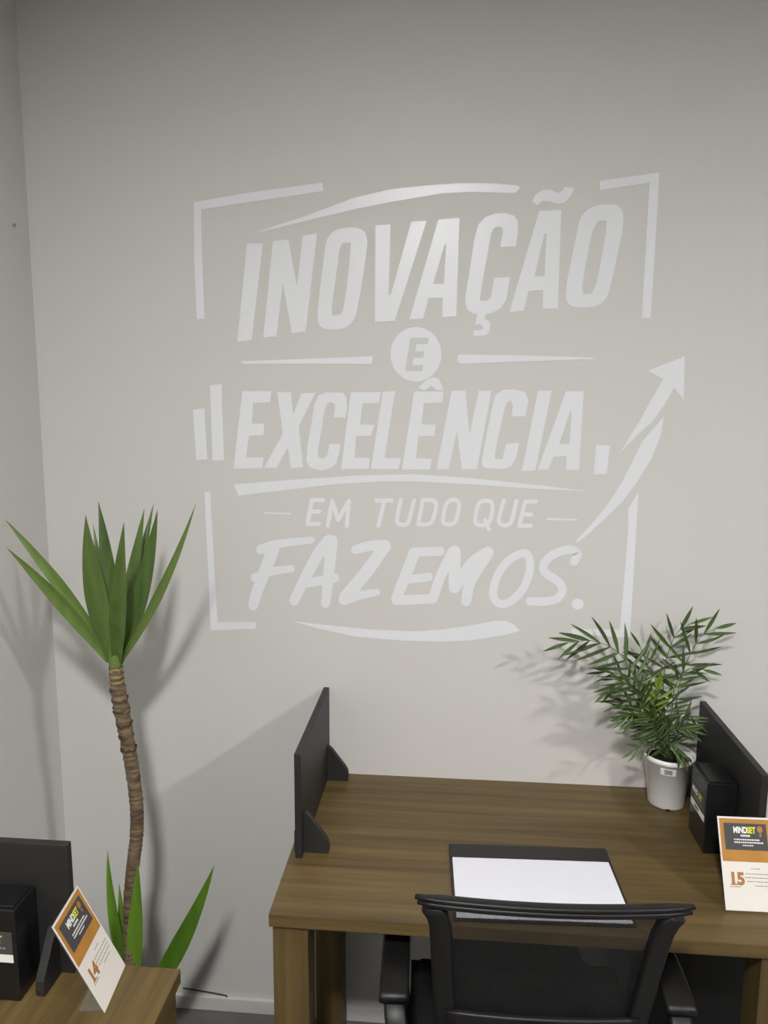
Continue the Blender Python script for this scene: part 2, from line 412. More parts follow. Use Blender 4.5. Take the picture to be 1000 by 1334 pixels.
decal('letter', [[(620,562),(860,562),(850,652),(700,658),(680,830),(795,832),(785,922),(655,928),(635,1105),(765,1110),(750,1198),(520,1200)]], *E_)
decal('circumflex', [[(652,535),(720,468),(770,446),(820,458),(862,548),(802,552),(765,515),(705,552)]], *E_)
decal('letter', [[(40,95),(130,95),(157,380),(217,95),(300,95),(205,605),(107,605),(75,360),(20,605),(-58,608)]], *F_)
decal('letter', [[(430,262),(520,262),(540,160),(520,105),(450,85),(370,90),(325,125),(300,220),(264,400),(234,560),(252,598),(380,605),(430,585),(460,530),(480,435),(395,440),(370,540),(320,540),(330,460),(370,280),(395,180),(420,155),(440,185)]], *F_)
decal('letter', [[(602,95),(692,95),(585,615),(497,618)]], *F_)
decal('letter', [[(785,98),(900,98),(870,612),(785,612),(788,520),(705,525),(670,608),(600,610)],[(812,230),(821,230),(808,440),(740,442)]], *F_)
decal('bar', [[(172,665),(258,668),(238,850),(155,850)]], *G_)
decal('bar', [[(65,285),(110,278),(122,480),(78,483)]], (230, 440), 3.0303)
decal('bar', [[(132,188),(178,183),(188,483),(142,485)]], (230, 440), 3.0303)
# arcs and corner frames
decal('swoosh', [[(320.7,306.7),(395,282.6),(461,257.8),(510.5,246.3),(560,241.3),(600,238.8),(640,238.8),(674,241.5),(677,245),(671,251.4),(614,250),(577,251.8),(560,254.5),(510.5,262.8),(461,272.7),(395,288.5)]])
decal('swoosh', [[(304,631),(384,624.8),(464,619.5),(540,617.6),(614,623),(688,630.5),(765.7,639.8),(688,636.5),(614,631),(540,627),(496,627),(432,631),(368,639),(310.4,645.6)]])
decal('swoosh', [[(381,809.4),(419,813.6),(480,820),(540,822.5),(577,820),(614,814.5),(643.6,808.7),(658,809),(668,813),(677,821.6),(658,827),(614,834),(577,835.7),(528,835),(464,829.6),(416,819)]])
decal('corner_frame', [[(68,162),(300,122),(575,85),(580,118),(300,160),(98,190),(100,350),(112,622),(80,625),(70,400)]], (230, 210), 3.0303)
decal('corner_frame', [[(650,70),(860,40),(855,150),(830,552),(798,552),(826,76),(652,102)]], (540, 210), 2.7027)
decal('corner_frame', [[(82,65),(106,65),(125,400),(135,595),(295,595),(290,622),(108,628),(98,400)]], (240, 620), 3.125)
decal('corner_frame', [[(831.3,641),(829,680),(820,831),(790,829),(745,826),(743,819),(807,820),(817,700),(818,662)]])
decal('dash', [[(325,148),(435,150),(435,157),(330,154)]], (240, 620), 3.125)
decal('dash', [[(465,148),(572,152),(572,157),(467,155)]], (540, 620), 2.7027)
decal('arrow', [[(722,115),(715,382),(655,310),(600,410),(520,520),(420,610),(315,720),(360,650),(440,520),(500,410),(590,255),(490,205),(620,155)]], *G_)
decal('arrow_tail', [[(590,490),(575,600),(520,740),(430,890),(340,1010),(220,1130),(100,1240),(55,1272),(50,1255),(140,1160),(240,1040),(330,900),(410,740),(460,640),(540,550)]], *G_)
# EM TUDO QUE
w_ = 34
strokes('letter', [([(100,70),(65,265)],w_),([(98,72),(190,72)],w_),([(90,165),(158,165)],w_),([(65,268),(158,264)],w_)], *H_)
strokes('letter', [([(230,280),(265,78)],w_),([(265,78),(315,232)],w_),([(315,232),(402,78)],w_),([(402,78),(385,282)],w_)], *H_)
strokes('letter', [([(625,75),(750,75)],w_),([(690,80),(642,282)],w_)], *H_)
strokes('letter', [([(825,68),(793,225),(808,262),(850,272),(888,245),(932,72)],w_)], *H_)
strokes('letter', [([(65,75),(28,268)],w_),([(65,72),(140,72),(172,95),(172,140),(145,235),(108,268),(32,270)],w_)], *I_)
strokes('letter', [([(295,72),(345,78),(362,120),(335,235),(300,268),(245,265),(230,225),(255,110),(295,72)],w_)], *I_)
strokes('letter', [([(560,78),(615,84),(634,130),(612,240),(575,272),(512,272),(492,235),(515,115),(560,78)],w_),([(572,235),(605,310)],w_)], *I_)
strokes('letter', [([(725,75),(685,225),(705,270),(755,274),(790,235),(828,78)],w_)], *I_)
strokes('letter', [([(900,82),(850,280)],w_),([(900,84),(985,82)],w_),([(880,187),(948,190)],w_),([(850,282),(945,280)],w_)], *I_)
# FAZEMOS.
strokes('letter', [([(148,128),(260,92),(475,68)],(62,45)),([(232,110),(190,230),(125,400),(100,492)],(85,66)),([(112,312),(220,272),(345,255)],(60,48))], *J_)
strokes('letter', [([(592,72),(515,170),(420,350),(365,462)],(80,64)),([(608,75),(592,280),(570,478)],(80,62)),([(410,355),(630,315)],58)], *J_)
strokes('letter', [([(765,130),(860,105),(955,102)],(58,72)),([(955,108),(840,270),(700,440)],(80,85)),([(690,455),(800,425),(905,408)],(72,42))], *J_)
strokes('letter', [([(320,195),(555,188)],78),([(330,205),(235,440),(175,600)],(100,92)),([(230,440),(455,410)],72),([(175,615),(468,602)],84)], *K_)
strokes('letter', [([(665,190),(560,400),(492,600)],(92,84)),([(680,190),(680,500)],104),([(690,490),(830,290),(960,200)],(92,96)),([(968,200),(820,440),(780,620)],(104,88))], *K_)
for_o = [(455,170),(498,215),(492,330),(440,440),(350,525),(270,530),(232,455),(272,320),(355,215),(455,170)]
strokes('letter', [(for_o,58)], *L_)
strokes('letter', [([(820,230),(845,172),(780,145),(670,180),(602,245),(610,310),(700,372),(735,430),(700,498),(600,520),(500,518)],(62,60))], *L_)
decal('full_stop', [[(845+44*math.cos(2*math.pi*i/16), 538+40*math.sin(2*math.pi*i/16)) for i in range(16)]], *L_)

# ------------------------------------------------------------------ desks
def bracket(parent, x, y, thick, reach, sgn, axis):
    """foot plate of a divider, in the divider's local frame: x along reach"""
    prof = [(0, 0), (reach, 0), (reach+.002, .012), (reach, .028), (reach-.007, .04), (.012, .088), (.004, .094), (0, .094)]
    bm = bmesh.new()
    add_prism(bm, [(x+sgn*a, y-thick/2, b) for a, b in prof], (0, thick, 0))
    return from_bm('bracket', bm, M['black'], parent)
def desk(name, loc, rz, W, D, label, group=None):
    t = empty(name, loc, rz, label, 'desk', group)
    box('tabletop', (-W/2, -D, .722), (W/2, 0, .75), M['wood_x'], t, .0015)
    lw, lt = .072, .072
    for sx in (-1, 1):
        for fy in (0, 1):
            x0 = -W/2+.006 if sx < 0 else W/2-.006-lw
            y0 = -D+.008 if fy else -.035-lt
            box('leg', (x0, y0, 0), (x0+lw, y0+lt, .7215), M['wood_z'], t, .0015)
    # rails under the top that tie the legs
    box('rail', (-W/2+.006+lw, -.08, .66), (W/2-.006-lw, -.062, .7215), M['wood_x'], t)
    return t
def divider(loc, rz, label):
    """local: runs along -y from 0 to -.398, thickness in x, brackets on +x"""
    t = empty('desk_divider', loc, rz, label, 'divider')
    box('panel', (-.0075, -.398, .0005), (.0075, -.002, .246), M['black'], t, .001)
    for y in (-.366, -.036):
        bracket(t, .0075, y, .015, .055, 1, 0)
    for y in (-.366, -.036):
        box('clamp', (-.0145, y-.0075, .0005), (-.0075, y+.0075, .05), M['black'], t, .001)
    return t
DX0, DX1 = -.343, .684
desk('office_desk', ((DX0+DX1)/2, 0, 0), 0, DX1-DX0, .586, 'walnut laminate desk with a black mesh chair pulled up to it')
divider((-.320, 0, .75), 0, 'black divider panel on the desk corner farther from the palm')
divider((.664, 0, .75), math.pi, 'black divider panel standing beside the potted palm')
for o in [o for o in COL.objects if o.name.startswith('desk_divider.')]:
    o.rotation_euler = (0, 0, 0); o.scale = (-1, 1, 1)
# second desk, turned along the side wall, only its end shows
D2X, D2Y = -.465, -.744
d2 = desk('office_desk', (XL+.004, D2Y-.52, 0), math.pi/2, 1.04, abs(XL+.004-D2X), 'walnut laminate desk end with sign 14, in front of the yucca')

# (desk is built with its back edge at local y=0; turned 90 degrees its back runs along the side wall)
t = divider((-1.046, D2Y-.0215, .75), -math.pi/2, 'black divider panel on the desk with sign 14')
t.rotation_euler = (0, 0, math.pi/2); t.scale = (-1, 1, 1)

# ------------------------------------------------------------------ plain black box added to fill the unidentified dark area under the desk
uc = empty('dark_filler_box', (.553, -.235, 0), 0, 'plain black box added to fill the dark area under the desk beside its leg', 'filler box')
box('body', (-.122, -.12, .012), (.122, .12, .60), M['plastic'], uc, .004)
for k in range(2): box('front_panel', (-.119, -.125, .02+.29*k), (.119, -.1202, .302+.29*k), M['plastic'], uc, .0015)
for sx in (-1, 1):
    for sy in (-1, 1):
        bm = bmesh.new(); add_lathe(bm, [(.0001, 0), (.012, 0), (.014, .003), (.014, .0119), (.0001, .0119)], 12, (sx*.1, sy*.1)); from_bm('foot', bm, M['plastic'], uc, True)

# ------------------------------------------------------------------ organisers
def organiser(loc, rz, label):
    """local: front (label side) faces -x; depth in +x .066, width along y 0.104 (from -.104 to 0), height .17"""
    t = empty('desk_organizer', loc, rz, label, 'organizer', 'black desk organizers')
    bm = bmesh.new(); w, d, h = .104, .066, .168
    add_box(bm, (0, -w, 0), (d, 0, h), .0015)
    from_bm('body', bm, M['box'], t)
    bm = bmesh.new()
    add_box(bm, (.006, -w+.006, h+.0002), (d-.006, -.006, h+.003), .001); from_bm('lid', bm, M['box'], t)
    pl = box('label_panel', (-.0008, -.097, .087), (-.0001, -.006, .128), M['slate'], t)
    st = box('label_strip', (-.0008, -.097, .072), (-.0001, -.006, .0865), M['ink_w'], t)
    mt = Matrix(((0, 0, -1, 0), (-1, 0, 0, 0), (0, 1, 0, 0), (0, 0, 0, 1)))
    def tx(s, size, y, z, mm, par, sx=.8):
        me = text_mesh(s, size, .0001, 0, .0004, sx); me.transform(Matrix.Translation((-.0011, y, z)) @ mt)
        link('lettering', me, M[mm], par)
    tx('MIND', .019, -.012, .108, 'ink_w', pl); tx('SET', .019, -.056, .108, 'ink_y', pl)
    bm = bmesh.new()
    for k in range(9): add_box(bm, (-.0011, -.028-.0065*k-.0045, .097), (-.0008, -.028-.0065*k, .1))
    from_bm('fine_print', bm, M['ink_g'], pl)
    bm = bmesh.new()
    for k in range(7): add_box(bm, (-.0011, -.034-.004*k-.0022, .0755), (-.0008, -.034-.004*k, .083))
    from_bm('fine_print', bm, M['ink_k'], st)
    return t
organiser((.586, -.190, .7505), 0, 'black box organizer on the desk by the white palm pot')
organiser((-.812, -.842, .7505), math.pi/2, 'black box organizer behind sign 14')

# ------------------------------------------------------------------ number signs
def sign(num, loc, rz, label, rise=.158, back=.078):
    """local: bottom edge along +x from 0 to .108 at origin, leans back towards +y"""
    t = empty('number_sign', loc, rz, label, 'sign')
    L = math.hypot(rise, back); ex = V((1, 0, 0)); ey = V((0, back/L, rise/L)); ez = ex.cross(ey)
    MT = Matrix((ex, ey, ez)).transposed().to_4x4(); MT.translation = V((0, 0, .0028))
    Wd = .108
    def slab(name, a, b, z0, z1, m, par):
        bm = bmesh.new(); add_box(bm, (a[0], a[1], z0), (b[0], b[1], z1)); bm.transform(MT); return from_bm(name, bm, M[m], par)
    slab('acrylic_back', (0, 0), (Wd, L), -.002, -.0001, 'acrylic', t)
    cdp = slab('card', (.0004, .0004), (Wd-.0004, L-.0004), 0, .0008, 'card', t)
    slab('orange_band', (.0035, L*.515), (Wd-.0035, L-.004), .0008, .001, 'orange', cdp)
    lp = slab('logo_panel', (.0115, L*.64), (Wd-.0115, L-.0125), .001, .0012, 'slate', cdp)
    def tx(name, s, size, x, y, mm, z=.0013, sx=1, off=.0003):
        me = text_mesh(s, size, .0001, 0, off, sx); me.transform(MT @ Matrix.Translation((x, y, z))); return link(name, me, M[mm], cdp)
    tx('lettering', 'MIND', .0165, .0300, L*.825, 'ink_w', sx=.66, off=.0006)
    tx('lettering', 'SET', .0165, .0575, L*.825, 'ink_y', sx=.66, off=.0006)
    bm = bmesh.new()                           # small balloon mark beside the name
    cx, cy = .0835, L*.868
    add_prism(bm, [(cx+.0055*math.cos(2*math.pi*i/14), cy+.0065*math.sin(2*math.pi*i/14), .0012) for i in range(14)], (0, 0, .0002))
    add_box(bm, (cx-.002, cy-.0135, .0012), (cx+.002, cy-.008, .0014)); bm.transform(MT); from_bm('emblem', bm, M['ink_b'], cdp)
    bm = bmesh.new()
    rnd = random.Random(3)
    for row, (y, x0, x1, hh) in enumerate(((.785, .044, .062, .0036), (.745, .030, .080, .0026), (.715, .030, .085, .0026), (.685, .046, .064, .002))):
        x = x0
        while x < x1:
            wv = rnd.uniform(.0015, .004); add_box(bm, (x, L*y, .0012), (x+wv, L*y+hh, .0014)); x += wv+.0012
    bm.transform(MT); from_bm('fine_print', bm, M['ink_w'], cdp)
    # stencil-like numeral with a serif foot
    tx('numeral', num, .0310, .0130, L*.275, 'ink_b', sx=.98, off=.0016, z=.0009)
    bm = bmesh.new()
    add_box(bm, (.0150, L*.275-.0014, .0008), (.0285, L*.275+.0010, .00105)); bm.transform(MT); from_bm('numeral_foot', bm, M['ink_b'], cdp)
    bm = bmesh.new()
    for y, x0, x1 in ((.44, .058, .075), (.385, .046, .1), (.345, .044, .1), (.305, .048, .098), (.262, .062, .09), (.245, .013, .034)):
        x = x0
        while x < x1:
            wv = rnd.uniform(.0018, .006); add_box(bm, (x, L*y, .0008), (min(x+wv, x1), L*y+.0017, .001)); x += wv+.0012
    bm.transform(MT); from_bm('fine_print', bm, M['ink_g'], cdp)
    # clear foot running back under the card
    box('acrylic_foot', (.008, .001, .0005), (Wd-.008, .045, .0024), M['acrylic'], t)
    return t
sign('15', (.567, -.493, .75), math.radians(1), 'acrylic stand card with brown 15 on the desk holding the palm')
sign('14', (-.554, -.856, .75), math.radians(96), 'tilted acrylic stand card with brown 14 near the yucca')

# ------------------------------------------------------------------ desk pad
pd = empty('desk_pad', (.196, -.44, .75), math.radians(2.2), 'black desk pad holding a white paper sheet', 'desk pad')
bm = bmesh.new()
add_box(bm, (-.1775, -.128, .0006), (.1775, .128, .0045), .0012); from_bm('pad_board', bm, M['leather'], pd)
box('header_strip', (-.177, .077, .0047), (.177, .1275, .0075), M['leather'], pd, .001)
box('paper_sheet', (-.1715, -.121, .0048), (.1715, .0768, .0062), M['paper'], pd)

# ------------------------------------------------------------------ office chair
CH = empty('office_chair', (.172, -.50, 0), math.radians(2), 'black mesh-back office chair with armrests facing the desk', 'chair')
def back_y(z, x):
    zz = (z-.50)/.45
    yc = -.188 - .11*zz**1.6
    return yc + .016*(x/.22)**2
def half_w(z):
    pts = [(.50, .155), (.60, .178), (.72, .190), (.82, .195), (.89, .199), (.92, .206), (.94, .219)]
    for (a, b), (c, d) in zip(pts, pts[1:]):
        if z <= c: return b+(d-b)*(z-a)/(c-a)
    return pts[-1][1]
# top rail: two stacked ridges following the bow of the back
def rail_path(z, hw, dy=0): return [(x, back_y(z, x)+dy, z) for x in [hw*(-1+2*i/20) for i in range(21)]]
tap = [(min(1, .55+.45*min(i, 20-i)/2.0)) for i in range(21)]
bm = bmesh.new(); add_sweep(bm, rail_path(.9520, .226), rrect(.0042, .009, .003), (0, 0, 1), tap); from_bm('top_rail', bm, M['plastic'], CH, True)
bm = bmesh.new(); add_sweep(bm, rail_path(.9425, .222, -.002), rrect(.0050, .010, .0035), (0, 0, 1), tap); from_bm('top_rail_lip', bm, M['plastic'], CH, True)
for s in (-1, 1):
    zs = [.50, .56, .62, .68, .74, .80, .85, .89, .915, .932]
    path = [(s*(half_w(z)-.016), back_y(z, half_w(z)-.016), z) for z in zs]
    bm = bmesh.new(); add_sweep(bm, path, rrect(.019, .010, .006), (1, .2*s, 0)); from_bm('back_post', bm, M['plastic'], CH, True)
bm = bmesh.new(); add_sweep(bm, [(x, back_y(.505, x), .505) for x in [-.15+.3*i/10 for i in range(11)]], rrect(.016, .010, .005), (0, 0, 1)); from_bm('lower_rail', bm, M['plastic'], CH, True)
# woven net panel
NX, NZ = 24, 24
verts, faces, uvs = [], [], []
for j in range(NZ+1):
    z = .508+(.936-.508)*j/NZ; hw = half_w(z)-.012
    for i in range(NX+1):
        x = hw*(-1+2*i/NX); verts.append((x, back_y(z, x)+.003, z)); uvs.append((x, z))
for j in range(NZ):
    for i in range(NX):
        a = j*(NX+1)+i; faces.append((a, a+1, a+NX+2, a+NX+1))
me = bpy.data.meshes.new('back_net'); me.from_pydata(verts, [], faces)
ul = me.uv_layers.new(name='UVMap')
for lp in me.loops: ul.data[lp.index].uv = uvs[lp.vertex_index]
link('back_net', me, M['net'], CH, True)
# lumbar bar and spine bracket behind the net
bm = bmesh.new(); add_sweep(bm, [(x, back_y(.66, x)-.016, .66) for x in [-.17+.34*i/12 for i in range(13)]], rrect(.028, .006, .004), (0, 0, 1)); from_bm('lumbar_bar', bm, M['plastic'], CH, True)
bm = bmesh.new(); add_sweep(bm, catmull([(0, -.05, .405), (0, -.2, .41), (0, -.245, .46), (0, -.235, .56), (0, -.255, .68)], 5), rrect(.035, .010, .006), (1, 0, 0)); from_bm('spine', bm, M['plastic'], CH, True)
# seat
bm = bmesh.new(); add_box(bm, (-.235, -.20, .425), (.235, .25, .485))
bmesh.ops.bevel(bm, geom=[e for e in bm.edges if abs((e.verts[0].co-e.verts[1].co).z) > .01], offset=.07, segments=5, affect='EDGES')
bmesh.ops.bevel(bm, geom=[e for e in bm.edges if e.verts[0].co.z > .48 and e.verts[1].co.z > .48], offset=.022, segments=3, affect='EDGES')
from_bm('seat', bm, M['seatfab'], CH, True)
bm = bmesh.new(); add_box(bm, (-.20, -.17, .405), (.20, .22, .4248), .01); from_bm('seat_shell', bm, M['plastic'], CH)
# loop armrests
for s in (-1, 1):
    bm = bmesh.new()
    loop = catmull([(s*.190, -.12, .418), (s*.205, -.175, .45), (s*.232, -.192, .53), (s*.258, -.178, .615), (s*.264, -.12, .648), (s*.264, 0, .652), (s*.264, .085, .645), (s*.264, .12, .60), (s*.262, .095, .50), (s*.245, .04, .418)], 5)
    add_sweep(bm, loop, rrect(.02, .011, .006), (1, 0, 0)); arm = from_bm('armrest', bm, M['plastic'], CH, True)
    bm = bmesh.new(); add_sweep(bm, catmull([(s*.264, -.165, .655), (s*.264, -.10, .668), (s*.264, .02, .670), (s*.264, .10, .660)], 5), rrect(.028, .009, .007), (1, 0, 0)); from_bm('arm_pad', bm, M['plastic'], arm, True)
    bm = bmesh.new(); add_lathe(bm, [(0.0001, .004), (.004, .004), (.005, 0), (.005, -.004)], 12)
    bm.transform(Matrix.Translation((s*.235, -.205, .545)) @ Matrix.Rotation(math.pi/2, 4, 'X')); from_bm('screw', bm, M['steel'], arm, True)
# base
bm = bmesh.new(); add_lathe(bm, [(.0001, .405), (.05, .405), (.05, .385), (.026, .375), (.026, .22), (.034, .215), (.034, .085), (.0001, .085)], 20); from_bm('gas_lift', bm, M['plastic'], CH, True)
for k in range(5):
    a = math.radians(20+72*k); c, s_ = math.cos(a), math.sin(a)
    bm = bmesh.new(); add_sweep(bm, [(.02*c, .02*s_, .105), (.15*c, .15*s_, .095), (.29*c, .29*s_, .072)], rrect(.024, .014, .006), (-s_, c, 0), [1, .85, .62]); lg = from_bm('base_leg', bm, M['plastic'], CH, True)
    bm = bmesh.new()
    for q in (-1, 1):
        rg = add_lathe(bm, [(.0001, -.009), (.022, -.009), (.026, -.006), (.026, .006), (.022, .009), (.0001, .009)], 18)
        bmesh.ops.transform(bm, matrix=Matrix.Translation((.285*c-q*.013*s_, .285*s_+q*.013*c, .0265)) @ Matrix.Rotation(a, 4, 'Z') @ Matrix.Rotation(math.pi/2, 4, 'X'), verts=[v for r in rg for v in r])
    add_sweep(bm, [(.285*c, .285*s_, .026), (.285*c, .285*s_, .07)], circ(.006), (1, 0, 0)); from_bm('caster', bm, M['plastic'], lg, True)

# ------------------------------------------------------------------ leaves
def blade(name, p0, p1, width, m, parent, bow=(0, 0, 0), face=(0, -1, 0), n=12, fold=.22, peak=.4, basew=.45, org=V((0, 0, 0))):
    """long pointed leaf from p0 to p1; keel folded along the midrib"""
    p0, p1, bow = V(p0)-org, V(p1)-org, V(bow); verts, faces = [], []
    for i in range(n+1):
        t = i/n; c = p0.lerp(p1, t) + bow*4*t*(1-t)
        tn = (p1-p0 + bow*4*(1-2*t)).normalized()
        s = tn.cross(V(face)).normalized(); nn = s.cross(tn).normalized()
        wv = (basew+(1-basew)*math.sin(math.pi/2*min(1, t/peak))) if t < peak else max(.01, (1-((t-peak)/(1-peak))**1.45))
        h = width/2*wv
        for k in (-1, -.5, 0, .5, 1): verts.append(c + s*h*k + nn*(-h*fold*2*(1-abs(k))))
    for i in range(n):
        for k in range(4):
            a = i*5+k; faces.append((a, a+1, a+6, a+5))
    me = bpy.data.meshes.new(name); me.from_pydata([tuple(v) for v in verts], [], faces)
    return link(name, me, m, parent, True)

# ------------------------------------------------------------------ tall yucca
YY = -.33
def yp(x, y, dy=0): return on(x, y, 1, YY+dy)
yo = yp(170, 1256); yo.z = 0
YU = empty('yucca_plant', tuple(yo), 0, 'tall yucca with bare ringed trunk and a tuft of sword leaves', 'plant')
bm = bmesh.new()
add_lathe(bm, [(.0001, .001), (.068, .001), (.072, .01), (.088, .20), (.093, .202), (.093, .222), (.087, .222), (.084, .195), (.0001, .19)], 36)
from_bm('pot', bm, M['potk'], YU, True)
bm = bmesh.new(); add_lathe(bm, [(.0001, .207), (.04, .208), (.083, .200)], 28); from_bm('soil', bm, M['soil'], YU, True)
tpts = [(171, 1330, .012), (169, 1256, 0), (169, 1205, 0), (170.5, 1152, 0), (174.5, 1117, 0), (178, 1086, 0), (178, 1051, 0), (173, 1007, 0), (166, 966, 0), (157.5, 920, 0), (152, 884, 0), (151, 862, 0)]
wpx = [21, 20, 19, 18, 18.5, 18.5, 18.5, 19, 19, 21, 18.5, 15]
base = [yp(x, y, d)-yo for x, y, d in tpts]
base[0] = V((base[1].x, base[1].y, .20))
path = catmull(base, 14)
rads = []
pxm = 1.62/F_PX
for i in range(len(path)):
    f = i/14; a = min(int(f), len(wpx)-2); t = f-a
    rads.append((wpx[a]+(wpx[a+1]-wpx[a])*t)*pxm/2)
rn = random.Random(5)
sc = []
for i, r in enumerate(rads):
    up = i/len(rads)
    k = 1 + (.10 if i % 3 == 0 else -.03)*(.5+1.1*max(0, (up-.55)/.45)) + rn.uniform(-.04, .04)
    sc.append(r*k)
bm = bmesh.new(); add_sweep(bm, path, circ(1, 14), (1, 0, 0), sc)
bmesh.ops.transform(bm, matrix=Matrix.Identity(4), verts=bm.verts)
trunk = from_bm('trunk', bm, M['bark'], YU, True)
# dry leaf-base collars near the crown
nP = len(path)
for j in range(9):
    i = int(nP*(.705+.032*j)); i = min(i, nP-4)
    p = path[i]; t = (path[min(i+1, nP-1)]-path[i-1]).normalized()
    R = Matrix.Rotation(rn.uniform(0, 6), 4, 'Z')
    q = t.to_track_quat('Z', 'Y').to_matrix().to_4x4()
    bm = bmesh.new(); r = rads[i]; seg = 14; low, hi = [], []
    for k in range(seg):
        a = 2*math.pi*k/seg; jj = rn.uniform(-.0035, .0035); rr = r*(1.13+rn.uniform(-.03, .16))
        low.append(bm.verts.new((r*1.0*math.cos(a), r*1.0*math.sin(a), -.006+jj))); hi.append(bm.verts.new((rr*math.cos(a), rr*math.sin(a), .003+jj)))
    for k in range(seg): bm.faces.new((low[k], low[(k+1) % seg], hi[(k+1) % seg], hi[k]))
    for k in range(5):                          # ragged fibres
        a = rn.choice([0, math.pi])+rn.uniform(-.6, .6); d = V((math.cos(a), math.sin(a), .25)); b0 = V((r*math.cos(a), r*math.sin(a), 0)); pr = V((-math.sin(a), math.cos(a), 0))
        vs = [bm.verts.new(b0+pr*.0016), bm.verts.new(b0-pr*.0016), bm.verts.new(b0+d*rn.uniform(.005, .013))]; bm.faces.new(vs)
    bm.transform(Matrix.Translation(p) @ q)
    from_bm('leaf_scar', bm, M['fibre'] if j > 5 else (M['bark'] if j % 2 else M['dark_tip']), trunk)
pw = 1.60/F_PX
crown = [  # base px, tip px, width px, depth of tip, bow px-ish
    ((141, 852), (6, 676), 17, -.06, (.0, 0, .012)),
    ((141, 860), (8, 713), 18, -.12, (.0, 0, .010)),
    ((146, 862), (111.5, 671), 31, -.03, (-.010, 0, 0)),
    ((148, 855), (128, 653), 24, .05, (.006, 0, 0)),
    ((147, 850), (121, 682), 14, .10, (0, 0, 0)),
    ((152, 872), (161.5, 680), 23, -.12, (0, -.01, 0)),
    ((153, 858), (188, 662), 20, .07, (.0, 0, 0)),
    ((154, 858), (200, 656), 17, .12, (.0, 0, 0)),
    ((154, 864), (205, 664), 24, .02, (.010, 0, -.002)),
    ((156, 862), (255, 656), 13, -.05, (.010, 0, -.010)),
]
for (bx, by), (tx_, ty), wd, dy, bow in crown:
    blade('leaf', yp(bx, by), yp(tx_, ty, dy), wd*pw, M['yucca'], YU, bow, (.15, -1, .25), 14, .2, .45, .5, yo)
# leaf sheath at the crown
bm = bmesh.new()
add_sweep(bm, [yp(151, 884)-yo, yp(151, 872)-yo, yp(150, 856)-yo, yp(149, 842)-yo], circ(1, 12), (1, 0, 0), [.0125, .0135, .0155, .012]); from_bm('sheath', bm, M['yucca'], YU, True)
# suckers from the pot
low = [((170, 1300), (140, 1107), 17, .03, (-.012, 0, 0)), ((172, 1300), (180, 1122), 24, -.05, (0, 0, 0)), ((166, 1300), (155, 1150), 16, .07, (0, 0, 0)), ((180, 1318), (279, 1127), 27, -.02, (.012, 0, -.008)), ((174, 1300), (183, 1190), 16, .06, (.0, 0, 0))]
for (bx, by), (tx_, ty), wd, dy, bow in low:
    b = yp(bx, by); b.z = max(b.z, .206)
    blade('sucker_leaf', b, yp(tx_, ty, dy), wd*pw, M['yucca_low'], YU, bow, (.1, -1, .3), 12, .2, .45, .6, yo)

# ------------------------------------------------------------------ potted palm
PC = V((.566, -.072, .7505))
PP = empty('potted_palm', tuple(PC), 0, 'small feathery palm in a white plastic pot on the desk', 'plant')
bm = bmesh.new()
add_lathe(bm, [(.0001, .004), (.041, .004), (.043, .0), (.0455, .004), (.0595, .122), (.0635, .123), (.0635, .134), (.0605, .135), (.058, .130), (.056, .112), (.0001, .108)], 40)
pot = from_bm('pot', bm, M['potw'], PP, True)
for i, a in enumerate((-100, -20, 60, 140)):
    bm = bmesh.new(); add_box(bm, (.0405, -.005, .0002), (.0462, .005, .0048)); bm.transform(Matrix.Rotation(math.radians(a), 4, 'Z')); from_bm('drain_notch', bm, M['soil'], pot)
bm = bmesh.new(); add_lathe(bm, [(.0001, .121), (.03, .121), (.0575, .116)], 28); from_bm('soil', bm, M['soil'], PP, True)
def curved_patch(name, a0, a1, z0, z1, m, rp, par, off=.0006):
    bm = bmesh.new(); N = 6; A = []
    for i in range(N+1):
        a = math.radians(a0+(a1-a0)*i/N); row = []
        for z in (z0, z1):
            r = .0455+(.0595-.0455)*(z-.004)/.118+off; row.append(bm.verts.new((r*math.cos(a), r*math.sin(a), z)))
        A.append(row)
    for i in range(N): bm.faces.new((A[i][0], A[i+1][0], A[i+1][1], A[i][1]))
    return from_bm(name, bm, m, par)
tagp = curved_patch('price_tag', -124, -88, .098, .117, M['ink_w'], 0, pot)
rb = random.Random(2); a = -114.0
while a < -98:
    wv = rb.uniform(.6, 1.8); curved_patch('barcode_bar', a, a+wv, .101, .114, M['ink_k'], 0, tagp, .0009); a += wv+rb.uniform(.6, 1.3)

def leaflet_mesh(k):
    r = random.Random(40+k); verts, faces = [], []; n = 8; droop = (.10, .24, .38)[k]
    for i in range(n+1):
        t = i/n; h = .5*(.25+.75*math.sin(math.pi*min(1, t/.4)/2))*(1 if t < .4 else (1-((t-.4)/.6)**2.1)); h = max(h, .01)
        z = -droop*t*t
        for q in (-1, 0, 1): verts.append((q*h, t, z+(-.10 if q == 0 else 0)*h*2))
    for i in range(n):
        for q in range(2):
            a = i*3+q; faces.append((a, a+1, a+4, a+3))
    me = bpy.data.meshes.new('leaflet'); me.from_pydata(verts, [], faces)
    for p in me.polygons: p.use_smooth = True
    return me
LM = [leaflet_mesh(k) for k in range(3)]
LMY = [m.copy() for m in LM]
for m_ in LM: m_.materials.append(M['palm'])
for m_ in LMY: m_.materials.append(M['palm_y'])
PS = 3.333
def pp(x, y, d): return on(700+x/PS, 790+y/PS, 1, PC.y+d)-PC
rp = random.Random(11)
nleaf = [0]
